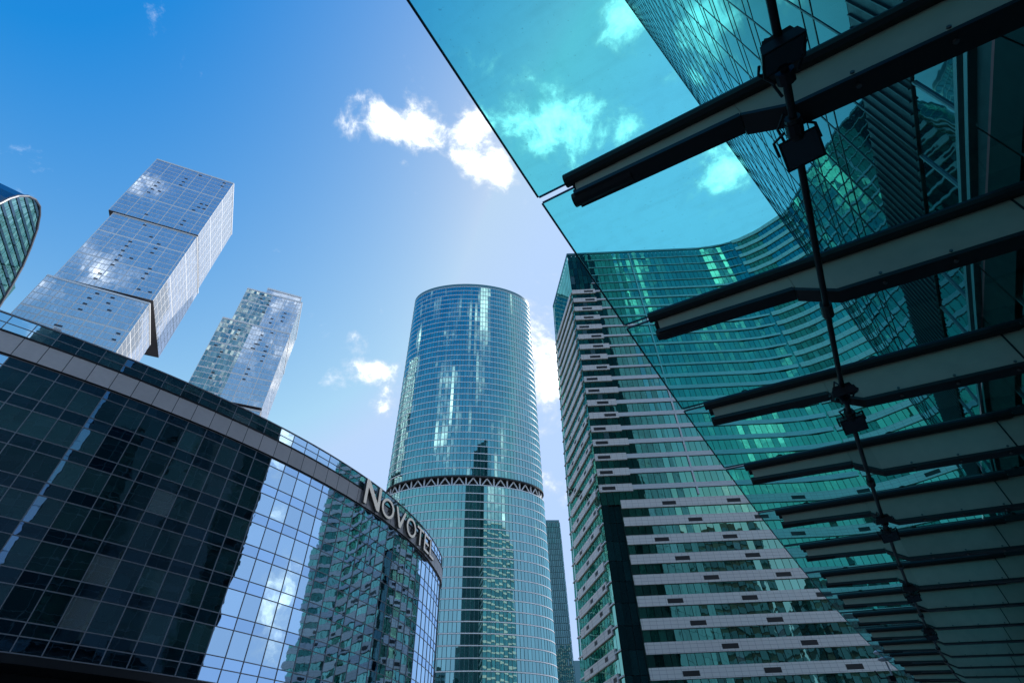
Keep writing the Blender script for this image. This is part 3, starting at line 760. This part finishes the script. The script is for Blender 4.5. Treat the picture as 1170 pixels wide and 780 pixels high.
def floodlight(s_, dirn, label, group):
    """housing with a square lens on a yoke, clamped round the pipe; dirn +1 leans along the pipe"""
    c = Vector(CW(s_, PO(s_), PZ)); x, y, nx, ny = NP(s_); o_ = Vector((nx,ny,0)); a_ = Vector((-ny if False else ny*-1*-1, -nx*-1*-1, 0))
    a_ = Vector((ny, -nx, 0)); 
    if a_.dot(Vector((EA[0],EA[1],0))) < 0: a_ = -a_
    up = Vector((0,0,1)); t = thing('floodlight', tuple(c), label, 'floodlight', group)
    tl = rad(24)*dirn
    ax = (a_*math.cos(tl)-up*math.sin(tl)); az = (a_*math.sin(tl)+up*math.cos(tl)); cc = c+a_*(.21*dirn)-up*.04
    def L(u, v, w): return tuple(cc+ax*u*.78+o_*v*.78+az*w*.78)
    b = MB(); b.hexa([L(-.17,-.20,-.05),L(.17,-.20,-.05),L(.17,.20,-.05),L(-.17,.20,-.05)], [L(-.14,-.17,.07),L(.14,-.17,.07),L(.14,.17,.07),L(-.14,.17,.07)]); h_ = obj('housing', b, M['lamp_body'], t)
    b = MB()
    for i in range(7): b.hexa([L(-.12+.04*i-.006,-.15,.071),L(-.12+.04*i+.006,-.15,.071),L(-.12+.04*i+.006,.15,.071),L(-.12+.04*i-.006,.15,.071)], [L(-.12+.04*i-.006,-.13,.13),L(-.12+.04*i+.006,-.13,.13),L(-.12+.04*i+.006,.13,.13),L(-.12+.04*i-.006,.13,.13)])
    obj('heat_sink', b, M['lamp_body'], h_)
    b = MB(); b.face([L(-.145,-.175,-.054),L(.145,-.175,-.054),L(.145,.175,-.054),L(-.145,.175,-.054)]); obj('lens', b, M['lamp_lens'], h_)
    for sg in (-1, 1):
        b = MB(); b.tube([L(-.02*dirn,.215*sg,0), L(-.18*dirn,.215*sg,.04), tuple(c+o_*(.09*sg)-up*.02)], .013, 6)
        obj('yoke_arm', b, M['lamp_body'], t)
    b = MB(); b.tube([L(.10*dirn,0,.10), L(.02*dirn,.06,.22), tuple(c+a_*(.02*dirn)+o_*.10+up*.10), tuple(c-a_*(.16*dirn)+o_*.05+up*.01)], .012, 6); obj('cable', b, M['lamp_body'], t)
    b = MB(); b.tube([tuple(c-a_*.05), tuple(c+a_*.05)], .07, 10); obj('clamp', b, M['lamp_body'], t)
LB = ['nearest the tip of the largest rib', 'second', 'third', 'fourth', 'fifth']
names = ['largest black floodlight on the canopy pipe, in front of the first long rib', 'black floodlight hanging just behind the first long canopy rib',
         'black floodlight on the pipe before the third rib', 'black floodlight on the pipe below the third rib',
         'small black floodlight on the pipe before the fifth rib', 'small black floodlight on the pipe below the fifth rib',
         'small far floodlight before the seventh rib', 'small far floodlight behind the seventh rib',
         'farthest floodlight before the ninth rib, tiny', 'farthest floodlight behind the ninth rib, tiny']
for j, k in enumerate((0, 2, 4, 6, 8)):
    floodlight(A0+PITCH*k-.36, -1, names[2*j], 'floodlights on the canopy pipe'); floodlight(A0+PITCH*k+.10, 1, names[2*j+1], 'floodlights on the canopy pipe')

# ------------------------------------------------------------------ unseen blocks added behind the viewpoint for the glass towers to mirror
def added_block(x0, y0, x1, y1, h, label):
    t = thing('unseen_block', ((x0+x1)/2,(y0+y1)/2,0), label, 'building', 'added unseen blocks mirrored in the glass towers')
    b = MB(); b.box(x0+.3,x1-.3,y0+.3,y1-.3,.05,h); obj('core_wall', b, M['near_dark'], t)
    PP, LL = poly_path([(x0,y0),(x1,y0),(x1,y1),(x0,y1)], 1, True)
    k = 0
    while (k+1)*3.9 < h:
        b = MB(); a = 0.
        for (w, r0) in ((x1-x0,0),(y1-y0,x1-x0),(x1-x0,x1-x0+y1-y0),(y1-y0,2*(x1-x0)+y1-y0)):
            n = int(w/3)
            for i in range(n): b.pane(PP, r0+w*i/n, r0+w*(i+1)/n, k*3.9+1.2, k*3.9+3.9, 0, .25, .004)
        obj('window_band', b, M['arch_dark'], t); k += 1
added_block(66,-34,92,-8,88.,'added unseen dark glass block mirrored in the striped tower')
added_block(102,-30,130,0,64.,'added unseen lower dark block mirrored beside the taller one')
added_block(-98,-84,-62,-52,96.,'added unseen dark glass block mirrored in the round tower')

# ------------------------------------------------------------------ mast lamp seen past the canopy edge
def at(azd, eld, d): return (d*math.sin(rad(azd)), d*math.cos(rad(azd)), EYE+d*math.tan(rad(eld)))
LX, LY, LZ = at(30.95, 9.3, 44.)
lamp = thing('street_lamp', (LX,LY,0), 'street lamp with white reflector discs against the stone stripes by the canopy edge', 'lamp')
b = MB(); b.tube([(LX,LY,0),(LX,LY,LZ)], .07, 10, .045); obj('pole', b, M['roof_grey'], lamp, smooth=True)
def disc(cx_, cy_, cz_, r, h_):
    b = MB(); n = 20; pr = [(r*.15,0),(r*.7,.02),(r,.10*1),(r*.95,h_*.6),(r*.5,h_)]
    for (r0,z0),(r1,z1) in zip(pr, pr[1:]):
        for i in range(n):
            t0, t1 = 2*math.pi*i/n, 2*math.pi*(i+1)/n
            b.face([(cx_+r0*math.cos(t0),cy_+r0*math.sin(t0),cz_+z0),(cx_+r0*math.cos(t1),cy_+r0*math.sin(t1),cz_+z0),(cx_+r1*math.cos(t1),cy_+r1*math.sin(t1),cz_+z1),(cx_+r1*math.cos(t0),cy_+r1*math.sin(t0),cz_+z1)], .5)
    b.face([(cx_+pr[-1][0]*math.cos(2*math.pi*i/n),cy_+pr[-1][0]*math.sin(2*math.pi*i/n),cz_+h_) for i in range(n)], .5)
    return b
obj('reflector_disc', disc(LX,LY,LZ+.05,.42,.22), M['white_steel'], lamp); obj('reflector_disc', disc(LX-.22,LY,LZ+.42,.28,.22), M['white_steel'], lamp)
b = MB(); b.tube([(LX,LY,LZ+.26),(LX-.22,LY,LZ+.44)], .03, 6); obj('stem', b, M['roof_grey'], lamp)
b = MB(); b.tube([(LX-.75,LY,LZ-.85),(LX+.15,LY,LZ-.85)], .035, 6); b.box(LX-.3,LX+.05,LY-.12,LY+.12,LZ-1.05,LZ-.75); b.tube([(LX-.75,LY,LZ-.9),(LX-.95,LY,LZ-.45)], .04, 6); obj('projector_arm', b, M['lamp_body'], lamp)

# ------------------------------------------------------------------ sky, sun, camera
w = bpy.data.worlds.new("World"); bpy.context.scene.world = w; w.use_nodes = True
nt = w.node_tree; nt.nodes.clear(); L = nt.links.new
sky = new(nt, 'ShaderNodeTexSky', sky_type='NISHITA', sun_disc=False)
sky.sun_elevation = rad(SUN_EL); sky.sun_rotation = rad(SUN_AZ); sky.altitude = 200; sky.air_density = 1.0; sky.dust_density = .6; sky.ozone_density = 1.5
hs = new(nt, 'ShaderNodeHueSaturation'); hs.inputs['Saturation'].default_value = 1.15; hs.inputs['Value'].default_value = 1.0
L(sky.outputs[0], hs.inputs['Color'])
bg1 = new(nt, 'ShaderNodeBackground'); bg1.inputs[1].default_value = .12
spl = new(nt, 'ShaderNodeSeparateColor'); L(hs.outputs[0], spl.inputs[0]); cmb = new(nt, 'ShaderNodeCombineColor')
for i, (gain, lift, lo, hi) in enumerate(((8.1,-.486,.015,.50),(5.06,-.395,.06,.69),(1.38,.345,.30,1.05))):   # daylight colour grade of the sky
    v = math_node(nt, 'MULTIPLY_ADD', spl.outputs[i], gain, lift/.12)
    v = math_node(nt, 'MINIMUM', math_node(nt, 'MAXIMUM', v, lo/.12), hi/.12); L(v, cmb.inputs[i])
L(cmb.outputs[0], bg1.inputs[0])
tc = new(nt, 'ShaderNodeTexCoord')
nrm = new(nt, 'ShaderNodeVectorMath', operation='NORMALIZE'); L(tc.outputs['Generated'], nrm.inputs[0])
wp = new(nt, 'ShaderNodeTexNoise'); wp.inputs['Scale'].default_value = 5; wp.inputs['Detail'].default_value = 3; L(nrm.outputs[0], wp.inputs['Vector'])
wv = new(nt, 'ShaderNodeVectorMath', operation='MULTIPLY_ADD'); L(wp.outputs['Color'], wv.inputs[0]); wv.inputs[1].default_value = (.10,.10,.10); L(nrm.outputs[0], wv.inputs[2])
nz = new(nt, 'ShaderNodeTexNoise'); nz.inputs['Scale'].default_value = 11; nz.inputs['Detail'].default_value = 12; nz.inputs['Roughness'].default_value = .64
L(wv.outputs[0], nz.inputs['Vector'])
big_ = new(nt, 'ShaderNodeTexNoise'); big_.inputs['Scale'].default_value = 2.2; big_.inputs['Detail'].default_value = 2; L(nrm.outputs[0], big_.inputs['Vector'])
def dirv(azd, eld): return (math.cos(rad(eld))*math.sin(rad(azd)), math.cos(rad(eld))*math.cos(rad(azd)), math.sin(rad(eld)))
# cumulus banks, as directions in the sky: azimuth, elevation, radius, amount
BANKS = [(-33.5,63.0,.036,.60),(-30,64.2,.045,.66),(-26,65,.052,.62),(-19,66.0,.075,.74),(-9,65.4,.085,.80),(-3,63.0,.060,.76),(9,67.5,.095,.82),(20,65,.090,.82),(27,62.5,.07,.68),(41,54.6,.064,.80),(37,72.6,.080,.72),(33,58.5,.045,.45),(52,66,.06,.55),(50,58,.06,.5),
         (-20.6,39.5,.056,.66),(-22.0,42.4,.045,.66),(-18.6,36.6,.045,.62),(4.5,44,.085,.78),(5,38,.080,.72),(4.5,28,.06,.56),(5,19,.08,.5),(-27,42.0,.024,.34),
         (66,26,.07,.70),(75,52,.10,.5),(97,30,.07,.66),(120,50,.15,.5),(165,46,.22,.60),(190,38,.22,.60),(215,55,.2,.5),(150,28,.2,.5),(250,40,.2,.5),(290,30,.15,.4),(86,17,.09,.74),(78,31,.05,.6),(92,24,.05,.58),(72,16,.06,.6),(180,62,.18,.54)]
tot = None
for azd, eld, rr, am in BANKS:
    d = new(nt, 'ShaderNodeVectorMath', operation='DISTANCE'); L(nrm.outputs[0], d.inputs[0]); d.inputs[1].default_value = dirv(azd, eld)
    q = math_node(nt, 'DIVIDE', d.outputs['Value'], rr); q = math_node(nt, 'MULTIPLY', math_node(nt, 'MULTIPLY', q, q), -1.0)
    e = math_node(nt, 'MULTIPLY', math_node(nt, 'EXPONENT', q), am)
    tot = e if tot is None else math_node(nt, 'MAXIMUM', tot, e)
den = math_node(nt, 'ADD', math_node(nt, 'MULTIPLY_ADD', nz.outputs['Fac'], 2.3, -1.50), tot)
den = math_node(nt, 'ADD', den, math_node(nt, 'MULTIPLY_ADD', big_.outputs['Fac'], .25, -.125))
mr = new(nt, 'ShaderNodeMapRange', interpolation_type='SMOOTHSTEP'); L(den, mr.inputs[0]); mr.inputs[1].default_value = 0.0; mr.inputs[2].default_value = .55
bg2 = new(nt, 'ShaderNodeBackground')
dt = new(nt, 'ShaderNodeVectorMath', operation='DOT_PRODUCT'); L(nrm.outputs[0], dt.inputs[0]); dt.inputs[1].default_value = dirv(SUN_AZ, SUN_EL)
# unseen clouds away from the sun are boosted, added fill for shaded fronts
L(math_node(nt, 'MULTIPLY_ADD', math_node(nt, 'SUBTRACT', .65, dt.outputs['Value'], clamp=True), 4.2, 3.4), bg2.inputs[1])
shade = new(nt, 'ShaderNodeMapRange'); L(den, shade.inputs[0]); shade.inputs[1].default_value = .18; shade.inputs[2].default_value = 1.05
L(mix_col(nt, shade.outputs[0], (.235,.26,.295), (.99,.985,.98)), bg2.inputs[0])
mxs = new(nt, 'ShaderNodeMixShader'); L(math_node(nt, 'MULTIPLY', mr.outputs[0], .96), mxs.inputs[0]); L(bg1.outputs[0], mxs.inputs[1]); L(bg2.outputs[0], mxs.inputs[2])
wo = new(nt, 'ShaderNodeOutputWorld'); L(mxs.outputs[0], wo.inputs[0])

sd = bpy.data.lights.new('sun', 'SUN'); sd.energy = 4.4; sd.angle = rad(.5); sd.color = (1.0,.95,.88)
so = bpy.data.objects.new('sun', sd); C.objects.link(so)
so.rotation_euler = Vector(dirv(SUN_AZ, SUN_EL)).to_track_quat('Z','Y').to_euler()

cam = bpy.data.cameras.new('camera'); cam.lens = 18.0; cam.sensor_width = 36.0; cam.clip_start = .05; cam.clip_end = 6000
co = bpy.data.objects.new('camera', cam); C.objects.link(co)
co.matrix_world = Matrix.Translation((0,0,EYE)) @ Matrix(((0.9991473250, 0.0412870775, 0.0, 0), (0.0286870044, -0.6942255063, -0.7191856521, 0), (-0.0296930752, 0.7185724204, -0.6948179603, 0), (0,0,0,1)))
sc = bpy.context.scene; sc.camera = co
sc.view_settings.view_transform = 'Standard'; sc.view_settings.look = 'None'; sc.view_settings.exposure = 0; sc.view_settings.gamma = 1
sc.render.engine = 'CYCLES'
sc.cycles.use_denoising = True; sc.cycles.max_bounces = 10; sc.cycles.glossy_bounces = 5; sc.cycles.transparent_max_bounces = 12; sc.cycles.diffuse_bounces = 3
sc.cycles.sample_clamp_indirect = 6.0; sc.cycles.caustics_reflective = False; sc.cycles.caustics_refractive = False
